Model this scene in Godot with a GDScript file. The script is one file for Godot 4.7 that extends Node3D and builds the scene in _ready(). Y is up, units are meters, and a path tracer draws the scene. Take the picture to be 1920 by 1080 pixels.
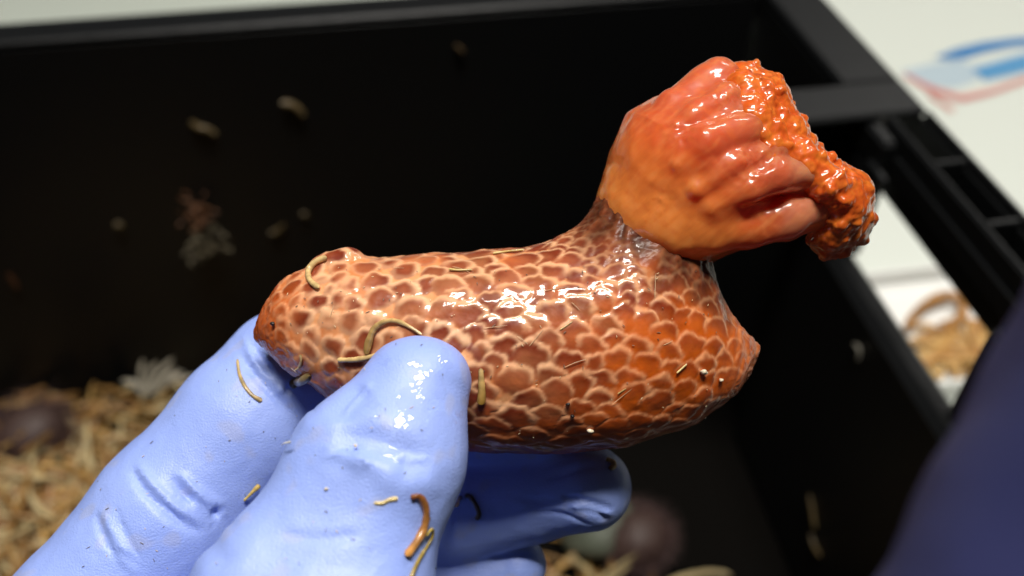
extends Node3D
# A gloved hand holds a scaly sea cucumber over a black crate. Work near the hand is laid out in millimetres in a
# frame (x right, y up the animal's side, z towards the viewer) whose origin lies in the middle of the animal.

const FOCUS := 0.140          # metres from the lens to the animal
const PITCH := -43.4
const LENS := 1662.0          # focal length in units of the drawing grid (1920 x 1080)
const EYE := Vector3(0, 0.5, 0)
const CRATE_TURN := 9.03

var frame: Transform3D        # hand frame (metres) -> world
var rng := RandomNumberGenerator.new()
var used := {}
var mats := {}
var n1 := FastNoiseLite.new()
var n2 := FastNoiseLite.new()
var n3 := FastNoiseLite.new()
var cell := FastNoiseLite.new()

# ------------------------------------------------------------------ naming
func numbered(called: String) -> String:
	var n: int = used.get(called, 0)
	used[called] = n + 1
	return called if n == 0 else "%s_%03d" % [called, n]

func tag(o: Node3D, label: String, category: String, group := "") -> Node3D:
	o.set_meta("label", label)
	o.set_meta("category", category)
	if group:
		o.set_meta("group", group)
	return o

func mesh_node(called: String, mesh: Mesh, mat: Material, parent: Node) -> MeshInstance3D:
	var o := MeshInstance3D.new()
	o.name = numbered(called) if parent == self else called
	o.mesh = mesh
	o.material_override = mat
	parent.add_child(o, true)
	return o

func thing(called: String, label: String, category: String, at: Transform3D, group := "") -> Node3D:
	var o := Node3D.new()
	o.name = numbered(called)
	add_child(o, true)
	o.transform = at
	tag(o, label, category, group)
	return o

# ------------------------------------------------------------------ placing
func q(px: float, py: float, z := 0.0) -> Vector3:       # a point of the drawing grid at height z (mm) over the animal's mid plane
	var d := FOCUS * 1000.0 - z
	return Vector3((px - 960.0) * d / LENS, (540.0 - py) * d / LENS, z)

func mm(r: float, z := 0.0) -> float:
	return r * (FOCUS * 1000.0 - z) / LENS

func spot(at: Vector3) -> Transform3D:                  # world transform of a thing based at a point of the hand frame
	return Transform3D(frame.basis, frame * (at * 0.001))

# ------------------------------------------------------------------ materials
func lin(r: float, g: float, b: float) -> Color:
	return Color(r, g, b).linear_to_srgb()

func noise_tex(freq: float, kind: int, octaves: int, normal := false, strength := 4.0, s := 0) -> NoiseTexture2D:
	var n := FastNoiseLite.new()
	n.seed = s
	n.noise_type = kind
	n.frequency = freq
	n.fractal_octaves = octaves
	if kind == FastNoiseLite.TYPE_CELLULAR:
		n.cellular_return_type = FastNoiseLite.RETURN_DISTANCE
	var t := NoiseTexture2D.new()
	t.width = 512
	t.height = 512
	t.seamless = true
	t.noise = n
	t.as_normal_map = normal
	t.bump_strength = strength
	return t

func plain(key: String, col: Color, rough: float, spec := 0.5) -> StandardMaterial3D:
	if mats.has(key):
		return mats[key]
	var m := StandardMaterial3D.new()
	m.resource_name = key
	m.albedo_color = col
	m.roughness = rough
	m.metallic_specular = spec
	mats[key] = m
	return m

func tinted(key: String, rough: float, spec := 0.5) -> StandardMaterial3D:
	var m := plain(key, Color.WHITE, rough, spec)
	m.vertex_color_use_as_albedo = true
	return m

func relief(m: StandardMaterial3D, tex: Texture2D, per_metre: float, depth_mm: float) -> void:
	m.heightmap_enabled = true
	m.heightmap_texture = tex
	m.heightmap_scale = depth_mm * 0.1
	m.uv1_triplanar = true
	m.uv1_scale = Vector3.ONE * per_metre

# ------------------------------------------------------------------ distance fields and surface nets
class Field:
	var a: Array[Vector3] = []
	var ba: Array[Vector3] = []
	var inv: PackedFloat32Array = []
	var ra: PackedFloat32Array = []
	var dr: PackedFloat32Array = []
	var sm: PackedFloat32Array = []
	var act: PackedInt32Array = []
	var flat := 1.0                        # depth (z) of everything in this field is squeezed by this much

	func cone(p0: Vector3, p1: Vector3, r0: float, r1: float, k: float) -> void:
		p0.z /= flat
		p1.z /= flat
		a.append(p0)
		ba.append(p1 - p0)
		inv.append(1.0 / maxf((p1 - p0).length_squared(), 1e-9))
		ra.append(r0)
		dr.append(r1 - r0)
		sm.append(k)

	func one(i: int, p: Vector3) -> float:
		var pa := p - a[i]
		var h := clampf(pa.dot(ba[i]) * inv[i], 0.0, 1.0)
		return (pa - ba[i] * h).length() - ra[i] - dr[i] * h

	func all() -> void:
		act.clear()
		for i in a.size():
			act.append(i)

	func near(c: Vector3, rad: float) -> float:       # keeps only the pieces that matter within rad of c
		c.z /= flat
		rad /= minf(flat, 1.0)
		act.clear()
		var best := 1e9
		var ds := PackedFloat32Array()
		ds.resize(a.size())
		for i in a.size():
			var d := one(i, c)
			ds[i] = d
			best = minf(best, d)
		for i in a.size():
			if ds[i] < best + 2.0 * rad + sm[i] + 0.5:
				act.append(i)
		return f0(c) * minf(flat, 1.0)

	func f0(p: Vector3) -> float:
		var d := 1e9
		for i in act:
			var pa := p - a[i]
			var h := clampf(pa.dot(ba[i]) * inv[i], 0.0, 1.0)
			var e := (pa - ba[i] * h).length() - ra[i] - dr[i] * h
			var k := sm[i]
			var w := maxf(k - absf(d - e), 0.0) / k
			d = minf(d, e) - w * w * k * 0.25
		return d

	func f(p: Vector3) -> float:
		p.z /= flat
		return f0(p)

class Net:
	var v := PackedVector3Array()
	var n := PackedVector3Array()
	var t := PackedInt32Array()
	var col := PackedColorArray()

func net(fd: Field, lo: Vector3, hi: Vector3, c: float) -> Net:
	const B := 4
	var nb := Vector3i(((hi - lo) / (c * B)).ceil())
	var nx := nb.x * B + 1
	var ny := nb.y * B + 1
	var nz := nb.z * B + 1
	var val := PackedFloat32Array()
	val.resize(nx * ny * nz)
	val.fill(1e9)
	var ids := PackedInt32Array()
	ids.resize(nx * ny * nz)
	ids.fill(-1)
	var blocks: Array[Vector3i] = []
	var rad := B * c * 0.87
	for bz in nb.z:
		for by in nb.y:
			for bx in nb.x:
				var cen := lo + Vector3(bx + 0.5, by + 0.5, bz + 0.5) * (B * c)
				var d := fd.near(cen, rad)
				if absf(d) > rad * 1.35 + 0.2:
					continue
				blocks.append(Vector3i(bx, by, bz))
				for z in range(bz * B, bz * B + B + 1):
					for y in range(by * B, by * B + B + 1):
						for x in range(bx * B, bx * B + B + 1):
							var i := (z * ny + y) * nx + x
							if val[i] > 1e8:
								val[i] = fd.f(lo + Vector3(x, y, z) * c)
	var out := Net.new()
	var sx := 1
	var sy := nx
	var sz := nx * ny
	var off := PackedInt32Array([0, sx, sy, sx + sy, sz, sx + sz, sy + sz, sx + sy + sz])
	var cells := PackedInt32Array()
	var fv: PackedFloat32Array = [0, 0, 0, 0, 0, 0, 0, 0]
	for b in blocks:
		for z in range(b.z * B, b.z * B + B):
			for y in range(b.y * B, b.y * B + B):
				for x in range(b.x * B, b.x * B + B):
					var i := (z * ny + y) * nx + x
					var neg := 0
					for k in 8:
						fv[k] = val[i + off[k]]
						if fv[k] < 0.0:
							neg += 1
					if neg == 0 or neg == 8:
						continue
					var p := Vector3.ZERO
					var cnt := 0
					for k in 8:
						for ax in 3:
							var bit := 1 << ax
							if k & bit:
								continue
							var f0 := fv[k]
							var f1 := fv[k | bit]
							if (f0 < 0.0) != (f1 < 0.0):
								var e := Vector3(k & 1, (k >> 1) & 1, (k >> 2) & 1)
								e[ax] += f0 / (f0 - f1)
								p += e
								cnt += 1
					p /= cnt
					ids[i] = out.v.size()
					out.v.append(lo + (Vector3(x, y, z) + p) * c)
					out.n.append(Vector3(fv[1] + fv[3] + fv[5] + fv[7] - fv[0] - fv[2] - fv[4] - fv[6], fv[2] + fv[3] + fv[6] + fv[7] - fv[0] - fv[1] - fv[4] - fv[5], fv[4] + fv[5] + fv[6] + fv[7] - fv[0] - fv[1] - fv[2] - fv[3]).normalized())
					cells.append(i)
	var st := [sx, sy, sz]
	for i in cells:
		for ax in 3:
			var f0 := val[i]
			var f1 := val[i + st[ax]]
			if (f0 < 0.0) == (f1 < 0.0):
				continue
			var u: int = st[(ax + 1) % 3]
			var w: int = st[(ax + 2) % 3]
			if i - u - w < 0:
				continue
			var q0 := ids[i]
			var q1 := ids[i - u]
			var q2 := ids[i - u - w]
			var q3 := ids[i - w]
			if q1 < 0 or q2 < 0 or q3 < 0:
				continue
			if f0 < 0.0:
				out.t.append_array([q0, q2, q1, q0, q3, q2])
			else:
				out.t.append_array([q0, q1, q2, q0, q2, q3])
	return out

func settle(m: Net, fd: Field, from := 0) -> void:      # one step onto the surface along the normal
	fd.all()
	for i in range(from, m.v.size()):
		m.v[i] -= m.n[i] * clampf(fd.f(m.v[i]), -0.5, 0.5)

func refine(m: Net) -> void:
	var mids := {}
	var nt := PackedInt32Array()
	nt.resize(m.t.size() * 4)
	var o := 0
	for k in range(0, m.t.size(), 3):
		var c := [m.t[k], m.t[k + 1], m.t[k + 2]]
		var e := [0, 0, 0]
		for j in 3:
			var p: int = c[j]
			var r: int = c[(j + 1) % 3]
			var key := mini(p, r) * 4194304 + maxi(p, r)
			var got: int = mids.get(key, -1)
			if got < 0:
				got = m.v.size()
				mids[key] = got
				var na := m.n[p]
				var nb := m.n[r]
				var mid := (m.v[p] + m.v[r]) * 0.5
				# bulge as a curved edge between two tangent planes would
				var d := m.v[r] - m.v[p]
				mid += (na * d.dot(na) - nb * d.dot(nb)) * -0.125
				m.v.append(mid)
				m.n.append((na + nb).normalized())
			e[j] = got
		for x in [c[0], e[0], e[2], e[0], c[1], e[1], e[2], e[1], c[2], e[0], e[1], e[2]]:
			nt[o] = x
			o += 1
	m.t = nt

func renormal(m: Net) -> void:
	var n := PackedVector3Array()
	n.resize(m.v.size())
	for k in range(0, m.t.size(), 3):
		var a := m.t[k]
		var b := m.t[k + 1]
		var c := m.t[k + 2]
		var w := (m.v[c] - m.v[a]).cross(m.v[b] - m.v[a])
		n[a] += w
		n[b] += w
		n[c] += w
	for i in n.size():
		n[i] = n[i].normalized()
	m.n = n

func smooth(m: Net, rounds: int) -> void:
	for r in rounds:
		var s := PackedVector3Array()
		s.resize(m.v.size())
		var w := PackedInt32Array()
		w.resize(m.v.size())
		for k in range(0, m.t.size(), 3):
			for j in 3:
				var a := m.t[k + j]
				s[a] += m.v[m.t[k + (j + 1) % 3]] + m.v[m.t[k + (j + 2) % 3]]
				w[a] += 2
		for i in s.size():
			if w[i]:
				m.v[i] = m.v[i].lerp(s[i] / w[i], 0.5)

func blend(m: Net, rounds: int) -> void:                 # pigment creeps into its surroundings
	for r in rounds:
		var s := PackedColorArray()
		s.resize(m.col.size())
		s.fill(Color(0, 0, 0, 0))
		for k in range(0, m.t.size(), 3):
			var c := m.col[m.t[k]] + m.col[m.t[k + 1]] + m.col[m.t[k + 2]]
			s[m.t[k]] += c
			s[m.t[k + 1]] += c
			s[m.t[k + 2]] += c
		for i in s.size():
			if s[i].a > 0.0:
				m.col[i] = Color(s[i].r / s[i].a, s[i].g / s[i].a, s[i].b / s[i].a)

func to_mesh(m: Net, origin: Vector3) -> ArrayMesh:
	var arr := []
	arr.resize(Mesh.ARRAY_MAX)
	var p := PackedVector3Array()
	p.resize(m.v.size())
	for i in p.size():
		p[i] = (m.v[i] - origin) * 0.001
	arr[Mesh.ARRAY_VERTEX] = p
	arr[Mesh.ARRAY_NORMAL] = m.n
	arr[Mesh.ARRAY_INDEX] = m.t
	if m.col.size() == m.v.size():
		arr[Mesh.ARRAY_COLOR] = m.col
	var am := ArrayMesh.new()
	am.add_surface_from_arrays(Mesh.PRIMITIVE_TRIANGLES, arr)
	return am

func chain(fd: Field, list: Array, k: float) -> void:    # [px, py, r, z] on the drawing grid
	for i in list.size() - 1:
		var s: Array = list[i]
		var e: Array = list[i + 1]
		fd.cone(q(s[0], s[1], s[3]), q(e[0], e[1], e[3]), mm(s[2], s[3]), mm(e[2], e[3]), k)

func look(px: float, py: float, fields: Array) -> Vector3:   # where the line of sight through a grid point meets the solids
	var eye := Vector3(0, 0, FOCUS * 1000.0)
	var dir := (q(px, py) - eye).normalized()
	var t := 90.0
	for i in 120:
		var d := 1e9
		for fd in fields:
			d = minf(d, fd.f(eye + dir * t) * (0.9 if fd.flat == 1.0 else 0.7))
		if d < 0.01 or t > 220.0:
			break
		t += d
	return eye + dir * t

func slope(p: Vector3, fields: Array) -> Vector3:
	var g := Vector3.ZERO
	for ax in 3:
		var e := Vector3.ZERO
		e[ax] = 0.15
		var a := 1e9
		var b := 1e9
		for fd in fields:
			a = minf(a, fd.f(p + e))
			b = minf(b, fd.f(p - e))
		g[ax] = a - b
	return g.normalized()

# ------------------------------------------------------------------ swept tubes
func curve(pts: Array, steps: int) -> Array[Vector3]:
	var out: Array[Vector3] = []
	for i in pts.size() - 1:
		var a: Vector3 = pts[maxi(i - 1, 0)]
		var b: Vector3 = pts[i]
		var c: Vector3 = pts[i + 1]
		var d: Vector3 = pts[mini(i + 2, pts.size() - 1)]
		for s in steps:
			out.append(b.cubic_interpolate(c, a, d, float(s) / steps))
	out.append(pts[-1])
	return out

func tube(st: SurfaceTool, pts: Array, r0: float, r1: float, sides := 8, steps := 5, rings := 0.0, tint := Color.WHITE, tint2 := Color.WHITE) -> void:
	var c := curve(pts, steps)
	var base := 0
	var up := Vector3(0.31, 0.83, 0.46)
	var rows: Array[PackedVector3Array] = []
	var nrm: Array[PackedVector3Array] = []
	var total := c.size()
	for i in total:
		var d := (c[mini(i + 1, total - 1)] - c[maxi(i - 1, 0)]).normalized()
		var s := d.cross(up).normalized()
		if s.length() < 0.5:
			s = d.cross(Vector3.RIGHT).normalized()
		var w := s.cross(d).normalized()
		up = w
		var t := float(i) / (total - 1)
		var r := lerpf(r0, r1, t) * (1.0 + rings * (1.0 if i % 2 else -1.0)) * (1.0 + 0.28 * n1.get_noise_3d(i * 2.1, r0 * 9e4 + pts[0].x * 5e3, 3.0))
		var taper := minf(1.0, sqrt(minf(t, 1.0 - t) * (total - 1) * 0.45 + 0.02))
		var row := PackedVector3Array()
		var nr := PackedVector3Array()
		for k in sides:
			var an := TAU * k / sides
			var o := s * cos(an) + w * sin(an)
			row.append(c[i] + o * r * taper)
			nr.append(o)
		rows.append(row)
		nrm.append(nr)
	for i in total - 1:
		for k in sides:
			var k2 := (k + 1) % sides
			for e in [[i, k], [i + 1, k2], [i + 1, k], [i, k], [i, k2], [i + 1, k2]]:
				st.set_color(tint.lerp(tint2, float(e[0]) / (total - 1)) * (0.92 + 0.5 * n1.get_noise_3d(e[0] * 3.7, e[1] * 2.0, r0 * 9e4)))
				st.set_normal(nrm[e[0]][e[1]])
				st.add_vertex(rows[e[0]][e[1]])
	for endn in [0, total - 1]:
		var row := rows[endn]
		var d := (c[0] - c[1]).normalized() if endn == 0 else (c[-1] - c[-2]).normalized()
		for k in sides - 2:
			for x in ([0, k + 2, k + 1] if endn == 0 else [0, k + 1, k + 2]):
				st.set_color(tint if endn == 0 else tint2)
				st.set_normal(d)
				st.add_vertex(row[x])

func begin() -> SurfaceTool:
	var st := SurfaceTool.new()
	st.begin(Mesh.PRIMITIVE_TRIANGLES)
	return st

# a box with chamfered edges
func rbox(st: SurfaceTool, lo: Vector3, hi: Vector3, b: float) -> void:
	b = minf(b, minf(hi.x - lo.x, minf(hi.y - lo.y, hi.z - lo.z)) * 0.45)
	var quadf := func(p: Array) -> void:
		var n: Vector3 = (p[2] - p[0]).cross(p[1] - p[0]).normalized()
		var mid: Vector3 = (p[0] + p[1] + p[2] + p[3]) * 0.25
		if n.dot(mid - (lo + hi) * 0.5) < 0.0:
			n = -n
			p.reverse()
		for i in [0, 1, 2, 0, 2, 3]:
			st.set_normal(n)
			st.add_vertex(p[i])
	var pt := func(sx: int, sy: int, sz: int, ax: int) -> Vector3:
		var p := Vector3(hi.x if sx > 0 else lo.x, hi.y if sy > 0 else lo.y, hi.z if sz > 0 else lo.z)
		var s := Vector3(sx, sy, sz)
		for j in 3:
			if j != ax:
				p[j] -= s[j] * b
		return p
	for ax in 3:
		var u := (ax + 1) % 3
		var w := (ax + 2) % 3
		for s in [-1, 1]:
			var ps := []
			for e in [[-1, -1], [1, -1], [1, 1], [-1, 1]]:
				var g := [0, 0, 0]
				g[ax] = s
				g[u] = e[0]
				g[w] = e[1]
				ps.append(pt.call(g[0], g[1], g[2], ax))
			quadf.call(ps)
		for s1 in [-1, 1]:
			for s2 in [-1, 1]:
				var ps := []
				for e in [[-1, u], [1, u], [1, w], [-1, w]]:
					var g := [0, 0, 0]
					g[ax] = e[0]
					g[u] = s1
					g[w] = s2
					ps.append(pt.call(g[0], g[1], g[2], e[1]))
				quadf.call(ps)
	for sx in [-1, 1]:
		for sy in [-1, 1]:
			for sz in [-1, 1]:
				var p := [pt.call(sx, sy, sz, 0), pt.call(sx, sy, sz, 1), pt.call(sx, sy, sz, 2)]
				var n: Vector3 = (p[2] - p[0]).cross(p[1] - p[0]).normalized()
				if n.dot(Vector3(sx, sy, sz)) < 0.0:
					n = -n
					p.reverse()
				for i in 3:
					st.set_normal(n)
					st.add_vertex(p[i])

func box_part(called: String, parent: Node, lo: Vector3, hi: Vector3, mat: Material, b := 0.0012) -> MeshInstance3D:
	var st := begin()
	rbox(st, lo, hi, b)
	return mesh_node(called, st.commit(), mat, parent)

# ================================================================== the animal
var body: Field
var head: Field
var tips: Field
var hand: Field
var hand_net: Net

func px_of(p: Vector3) -> Vector2:                       # the animal's own flat coordinates, in drawing units
	return Vector2(960.0 + p.x * LENS / (FOCUS * 1000.0), 540.0 - p.y * LENS / (FOCUS * 1000.0))

func bump_at(x: float, c: float, w: float) -> float:
	return exp(-((x - c) / w) * ((x - c) / w))

func make_fields() -> void:
	body = Field.new()
	body.flat = 0.86
	var sp := [[498, 626, 24], [545, 614, 64], [598, 607, 106], [650, 612, 130], [700, 628, 146], [760, 643, 164], [840, 655, 182], [940, 658, 189], [1040, 655, 193], [1140, 660, 180], [1230, 668, 145], [1308, 672, 99], [1356, 664, 58], [1394, 656, 28], [1416, 653, 7]]
	for i in sp.size() - 1:
		body.cone(q(sp[i][0], sp[i][1]), q(sp[i + 1][0], sp[i + 1][1]), mm(sp[i][2]), mm(sp[i + 1][2]), 1.2)
	body.cone(q(612, 514, 2), q(650, 498, 2), mm(38), mm(37), 0.8)
	body.cone(q(1178, 572, 0), q(1220, 428, 0), mm(142), mm(115), 9.0)
	body.cone(q(1224, 425, 0), q(1236, 405, 0), mm(112), mm(108), 1.0)
	head = Field.new()
	head.cone(q(1238, 399, 0), q(1300, 330, 0), mm(119), mm(160), 2.0)
	head.cone(q(1300, 330, 0), q(1358, 268, 0), mm(160), mm(128), 3.0)
	# tentacle trunks folded against the front of the bulb, fanning up to the right
	chain(head, [[1228, 250, 26, 6.5], [1262, 205, 38, 5.5], [1345, 148, 42, 3]], 0.7)
	chain(head, [[1262, 258, 20, 10.4], [1300, 222, 26, 10.2], [1362, 182, 28, 8]], 0.6)
	chain(head, [[1275, 312, 20, 12.0], [1320, 272, 36, 11.9], [1398, 246, 36, 10.4]], 0.6)
	chain(head, [[1305, 352, 22, 12.2], [1372, 312, 32, 11.9], [1452, 284, 30, 9.6]], 0.6)
	chain(head, [[1330, 385, 24, 11.2], [1400, 348, 34, 11.4], [1450, 328, 36, 10.4], [1515, 325, 33, 8]], 0.7)
	chain(head, [[1330, 432, 34, 7.6], [1400, 428, 40, 7.2], [1470, 408, 43, 6.5], [1570, 375, 38, 4]], 0.8)
	chain(head, [[1262, 425, 58, 5.6], [1330, 425, 50, 6.4]], 3.0)
	tips = Field.new()
	var knots := [[1392, 162, 46, 1], [1428, 188, 50, 2], [1448, 240, 50, 3], [1482, 294, 50, 3], [1534, 338, 48, 3], [1584, 366, 50, 3], [1584, 414, 48, 2], [1556, 444, 40, 1]]
	chain(tips, knots, 1.0)
	chain(tips, [[1425, 188, 42, 5], [1462, 250, 46, 5.5], [1490, 300, 44, 6]], 1.0)
	chain(tips, [[1392, 168, 38, 6], [1412, 225, 38, 8.5], [1444, 286, 34, 9]], 1.0)
	chain(tips, [[1444, 286, 34, 9], [1500, 302, 32, 8.5], [1545, 345, 36, 8], [1588, 385, 36, 6], [1560, 440, 32, 4]], 1.0)
	chain(tips, [[1440, 205, 40, -5], [1496, 304, 44, -4], [1570, 370, 42, -3]], 1.0)
	rng.seed = 11
	var base := tips.a.size()
	tips.all()
	for i in 640:
		var k := rng.randi() % base
		var t := rng.randf()
		var p := tips.a[k] + tips.ba[k] * t
		var dir := Vector3(rng.randfn(), rng.randfn(), rng.randfn() + 0.35).normalized()
		var r := tips.ra[k] + tips.dr[k] * t
		var s := 0.38 + 0.85 * pow(rng.randf(), 1.6)
		var o := p + dir * (r + rng.randf_range(-0.35, 0.35) + (rng.randf_range(0.1, 0.35) if i % 7 == 0 else 0.0))
		tips.cone(o, o + dir * 0.05, s, s, 0.35)

func make_animal() -> void:
	var origin := q(960, 640)
	var root := thing("sea_cucumber", "orange brown scaly sea cucumber with swollen orange head, gripped by the gloved hand", "sea cucumber", spot(origin))
	# ---- skin with overlapping scales
	var m := net(body, Vector3(-43, -30, -17.5), Vector3(43, 26, 17.5), 0.5)
	settle(m, body)
	var coarse := m.v.size()
	refine(m)
	# seeds of the scales, spread by throwing darts at the skin
	rng.seed = 5
	var grid := {}
	var seeds := PackedVector3Array()
	var size := PackedFloat32Array()
	for tries in 42000:
		var p := m.v[rng.randi() % coarse]
		var s := px_of(p)
		var gap := 2.45 + 0.6 * n1.get_noise_3dv(p * 1.6)
		gap -= 1.0 * smoothstep(560.0, 470.0, s.y) * smoothstep(1000.0, 1080.0, s.x)
		gap -= 0.5 * bump_at(s.x, 1180.0, 130.0) * smoothstep(640.0, 540.0, s.y)
		gap -= 0.4 * smoothstep(620.0, 500.0, s.x)
		gap += 0.35 * smoothstep(640.0, 760.0, s.y)
		gap *= rng.randf_range(0.85, 1.3)
		var key := Vector3i((p / 5.0).floor())
		var ok := true
		for dx in 3:
			for dy in 3:
				for dz in 3:
					for j in grid.get(key + Vector3i(dx - 1, dy - 1, dz - 1), []):
						var d := p - seeds[j]
						d.x *= 0.80
						if d.length() < (gap + size[j]) * 0.5:
							ok = false
							break
		if ok:
			if not grid.has(key):
				grid[key] = []
			grid[key].append(seeds.size())
			seeds.append(p)
			size.append(gap)
	var tone := PackedFloat32Array()
	for i in seeds.size():
		tone.append(rng.randf())
	m.col.resize(m.v.size())
	var rim_pale := Color(0.84, 0.43, 0.22)
	var cream := Color(0.78, 0.36, 0.16)
	var maroon := Color(0.165, 0.020, 0.007)
	var mauve := Color(0.27, 0.058, 0.026)
	var orange := Color(0.60, 0.105, 0.006)
	var amber := Color(0.60, 0.145, 0.018)
	for i in m.v.size():
		var p := m.v[i]
		var s := px_of(p)
		var w := p + Vector3(n1.get_noise_3dv(p * 6.0), n1.get_noise_3dv(p * 6.0 + Vector3(71, 0, 0)), 0) * 0.8
		w += Vector3(n2.get_noise_3dv(p * 30.0), n2.get_noise_3dv(p * 30.0 + Vector3(0, 90, 0)), 0) * 0.10
		var pale := bump_at(s.x, 830.0, 340.0) * bump_at(s.y, 590.0, 130.0)
		var left := smoothstep(900.0, 660.0, s.x)               # towards the tail the scales lie apart in a pale net
		var ndown := clampf(m.n[i].z * 1.4, 0.0, 1.0)
		var best := -1
		var low := 1e9
		var rel := 0.0
		var second := 1e9
		var key := Vector3i((p / 5.0).floor())
		for dx in 3:
			for dy in 3:
				for dz in 3:
					for j in grid.get(key + Vector3i(dx - 1, dy - 1, dz - 1), []):
						var e := w - seeds[j]
						var r := size[j] * lerpf(0.80, 0.62, left)
						e.x *= 0.80
						# a scale is a tongue: round at its free upper edge, running on below
						if e.y < 0.0:
							e.y *= 0.75
						var d := e.length() / r
						if d < 1.0:
							var rank := seeds[j].y + 0.25 * seeds[j].x * 0.3
							if rank < low:
								low = rank
								best = j
								rel = d
						else:
							second = minf(second, (d - 1.0) * r)
		var col: Color
		var h := 0.0
		var fine := n2.get_noise_3dv(p * 22.0)
		var mid := n1.get_noise_3dv(p * 3.0 + Vector3(40, 9, 3))
		var wash := clampf(0.12 + 1.0 * smoothstep(960.0, 1220.0, s.x) * smoothstep(480.0, 660.0, s.y) + 0.75 * smoothstep(740.0, 820.0, s.y) + 0.9 * smoothstep(630.0, 510.0, s.x) + 0.7 * mid, 0.0, 1.0)
		if best >= 0:
			var r := size[best] * lerpf(0.80, 0.62, left)
			var e := (1.0 - rel) * r                              # mm in from the edge
			var up := smoothstep(-0.45, 0.5, (w.y - seeds[best].y) / r + 0.25 * (w.x - seeds[best].x) / r)
			up = lerpf(up, 1.0, left * 0.6)
			var rw := lerpf(0.31, 0.40, left) * (1.0 + 0.45 * pale) * (0.65 + 0.8 * fposmod(tone[best] * 7.3, 1.0) + 0.6 * n2.get_noise_3dv(p * 5.0))
			var rim := (1.0 - smoothstep(rw * 0.45, rw * 2.0, e)) * up
			var inner := mauve.lerp(maroon, clampf(0.62 + 0.7 * (tone[best] - 0.5) + 0.5 * fine + 0.5 * (up - 0.5), 0.0, 1.0))
			inner = inner.lerp(orange, wash * (0.36 + 0.58 * (1.0 - up)))
			inner = inner.lerp(Color(0.43, 0.125, 0.050), (0.10 + 0.35 * (1.0 - up)) * smoothstep(0.5, 1.9, e) * (1.0 - wash))
			inner *= 0.78 + 0.5 * fposmod(tone[best] * 13.7, 1.0)
			col = inner.lerp(rim_pale.lerp(Color(0.88, 0.54, 0.32), pale * 0.7).lerp(Color(0.74, 0.25, 0.09), wash * 0.7), clampf(rim, 0.0, 1.0))
			h = 0.13 * sqrt(maxf(0.0, 1.0 - rel * rel)) + 0.09 * up * smoothstep(0.0, 0.45, e) + 0.03 * rim
			var veil := smoothstep(0.0, 0.45, n1.get_noise_3dv(p * 2.4 + Vector3(5, 50, 90))) * (1.0 - wash)
			col = col.lerp(Color(0.54, 0.24, 0.09), 0.22 * veil)
		else:
			col = cream.lerp(amber, clampf(0.25 + 0.5 * mid + 0.3 * fine, 0.0, 1.0)).lerp(orange, wash * 0.8)
			col = col.lerp(maroon, 0.25 * smoothstep(0.6, 1.5, second))
			h = 0.02
		col = col.lerp(Color(0.80, 0.44, 0.24), pale * clampf(0.07 + 0.25 * mid, 0.0, 0.3))
		# the tail tip is a rough orange red without clear scales
		var tail := smoothstep(575.0, 500.0, s.x + 30.0 * fine - (s.y - 620.0) * 0.35)
		if tail > 0.0:
			var tc := Color(0.58, 0.105, 0.012).lerp(Color(0.24, 0.035, 0.010), clampf(0.4 + 1.1 * fine + 0.5 * mid, 0.0, 1.0))
			col = col.lerp(tc, tail * 0.85)
			h = lerpf(h, 0.16 * fine + 0.1, tail)
		# darker red brown patch along the lower edge near the thumb, dark belly
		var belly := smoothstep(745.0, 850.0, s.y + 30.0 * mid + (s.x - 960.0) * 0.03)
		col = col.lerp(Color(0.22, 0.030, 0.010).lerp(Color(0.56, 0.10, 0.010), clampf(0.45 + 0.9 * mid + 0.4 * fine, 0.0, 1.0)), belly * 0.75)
		var low_patch := smoothstep(660.0, 730.0, s.y + (s.x - 640.0) * 0.1 + 25.0 * mid) * smoothstep(760.0, 640.0, s.x)
		col = col.lerp(Color(0.20, 0.040, 0.025).lerp(Color(0.46, 0.075, 0.012), clampf(0.5 + 1.2 * fine, 0.0, 1.0)), low_patch * 0.8)
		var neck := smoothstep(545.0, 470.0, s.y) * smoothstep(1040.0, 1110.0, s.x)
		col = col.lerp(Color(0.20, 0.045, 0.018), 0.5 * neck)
		# wrinkled brown collar below the head
		var ax := (Vector2(s.x - 1224.0, s.y - 425.0)).dot(Vector2(-0.49, 0.87))
		var tang := atan2(p.z, Vector2(s.x - 1224.0, s.y - 425.0).dot(Vector2(0.87, 0.49)) * 0.0842)
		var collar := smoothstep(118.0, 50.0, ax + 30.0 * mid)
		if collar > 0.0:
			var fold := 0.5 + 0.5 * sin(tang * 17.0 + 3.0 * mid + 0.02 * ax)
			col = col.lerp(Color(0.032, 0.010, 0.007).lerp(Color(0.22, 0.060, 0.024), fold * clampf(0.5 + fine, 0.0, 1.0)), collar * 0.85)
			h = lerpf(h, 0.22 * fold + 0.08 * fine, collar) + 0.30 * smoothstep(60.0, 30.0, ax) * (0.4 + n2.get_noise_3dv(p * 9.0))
		# creases that fan out of the pointed right end
		var tip := smoothstep(1330.0, 1400.0, s.x)
		if tip > 0.0:
			var fan := 0.5 + 0.5 * sin(s.x * 0.27 + 0.09 * (s.y - 650.0) + 7.0 * mid + 3.0 * fine)
			h = lerpf(h, 0.22 * fan + 0.1 * fine, tip)
			col = col.lerp(Color(0.62, 0.20, 0.07).lerp(Color(0.36, 0.085, 0.03), fan), tip * 0.7)
		# grains of sand and dark specks
		var g := cell.get_noise_3dv(p * 1.0)
		if g < -0.93 and fine > 0.1:
			col = col.lerp(Color(0.06, 0.02, 0.012), 0.75)
		h += 0.025 * fine + 0.28 * mid
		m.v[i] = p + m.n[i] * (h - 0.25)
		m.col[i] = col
	blend(m, 1)
	smooth(m, 1)
	renormal(m)
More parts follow.
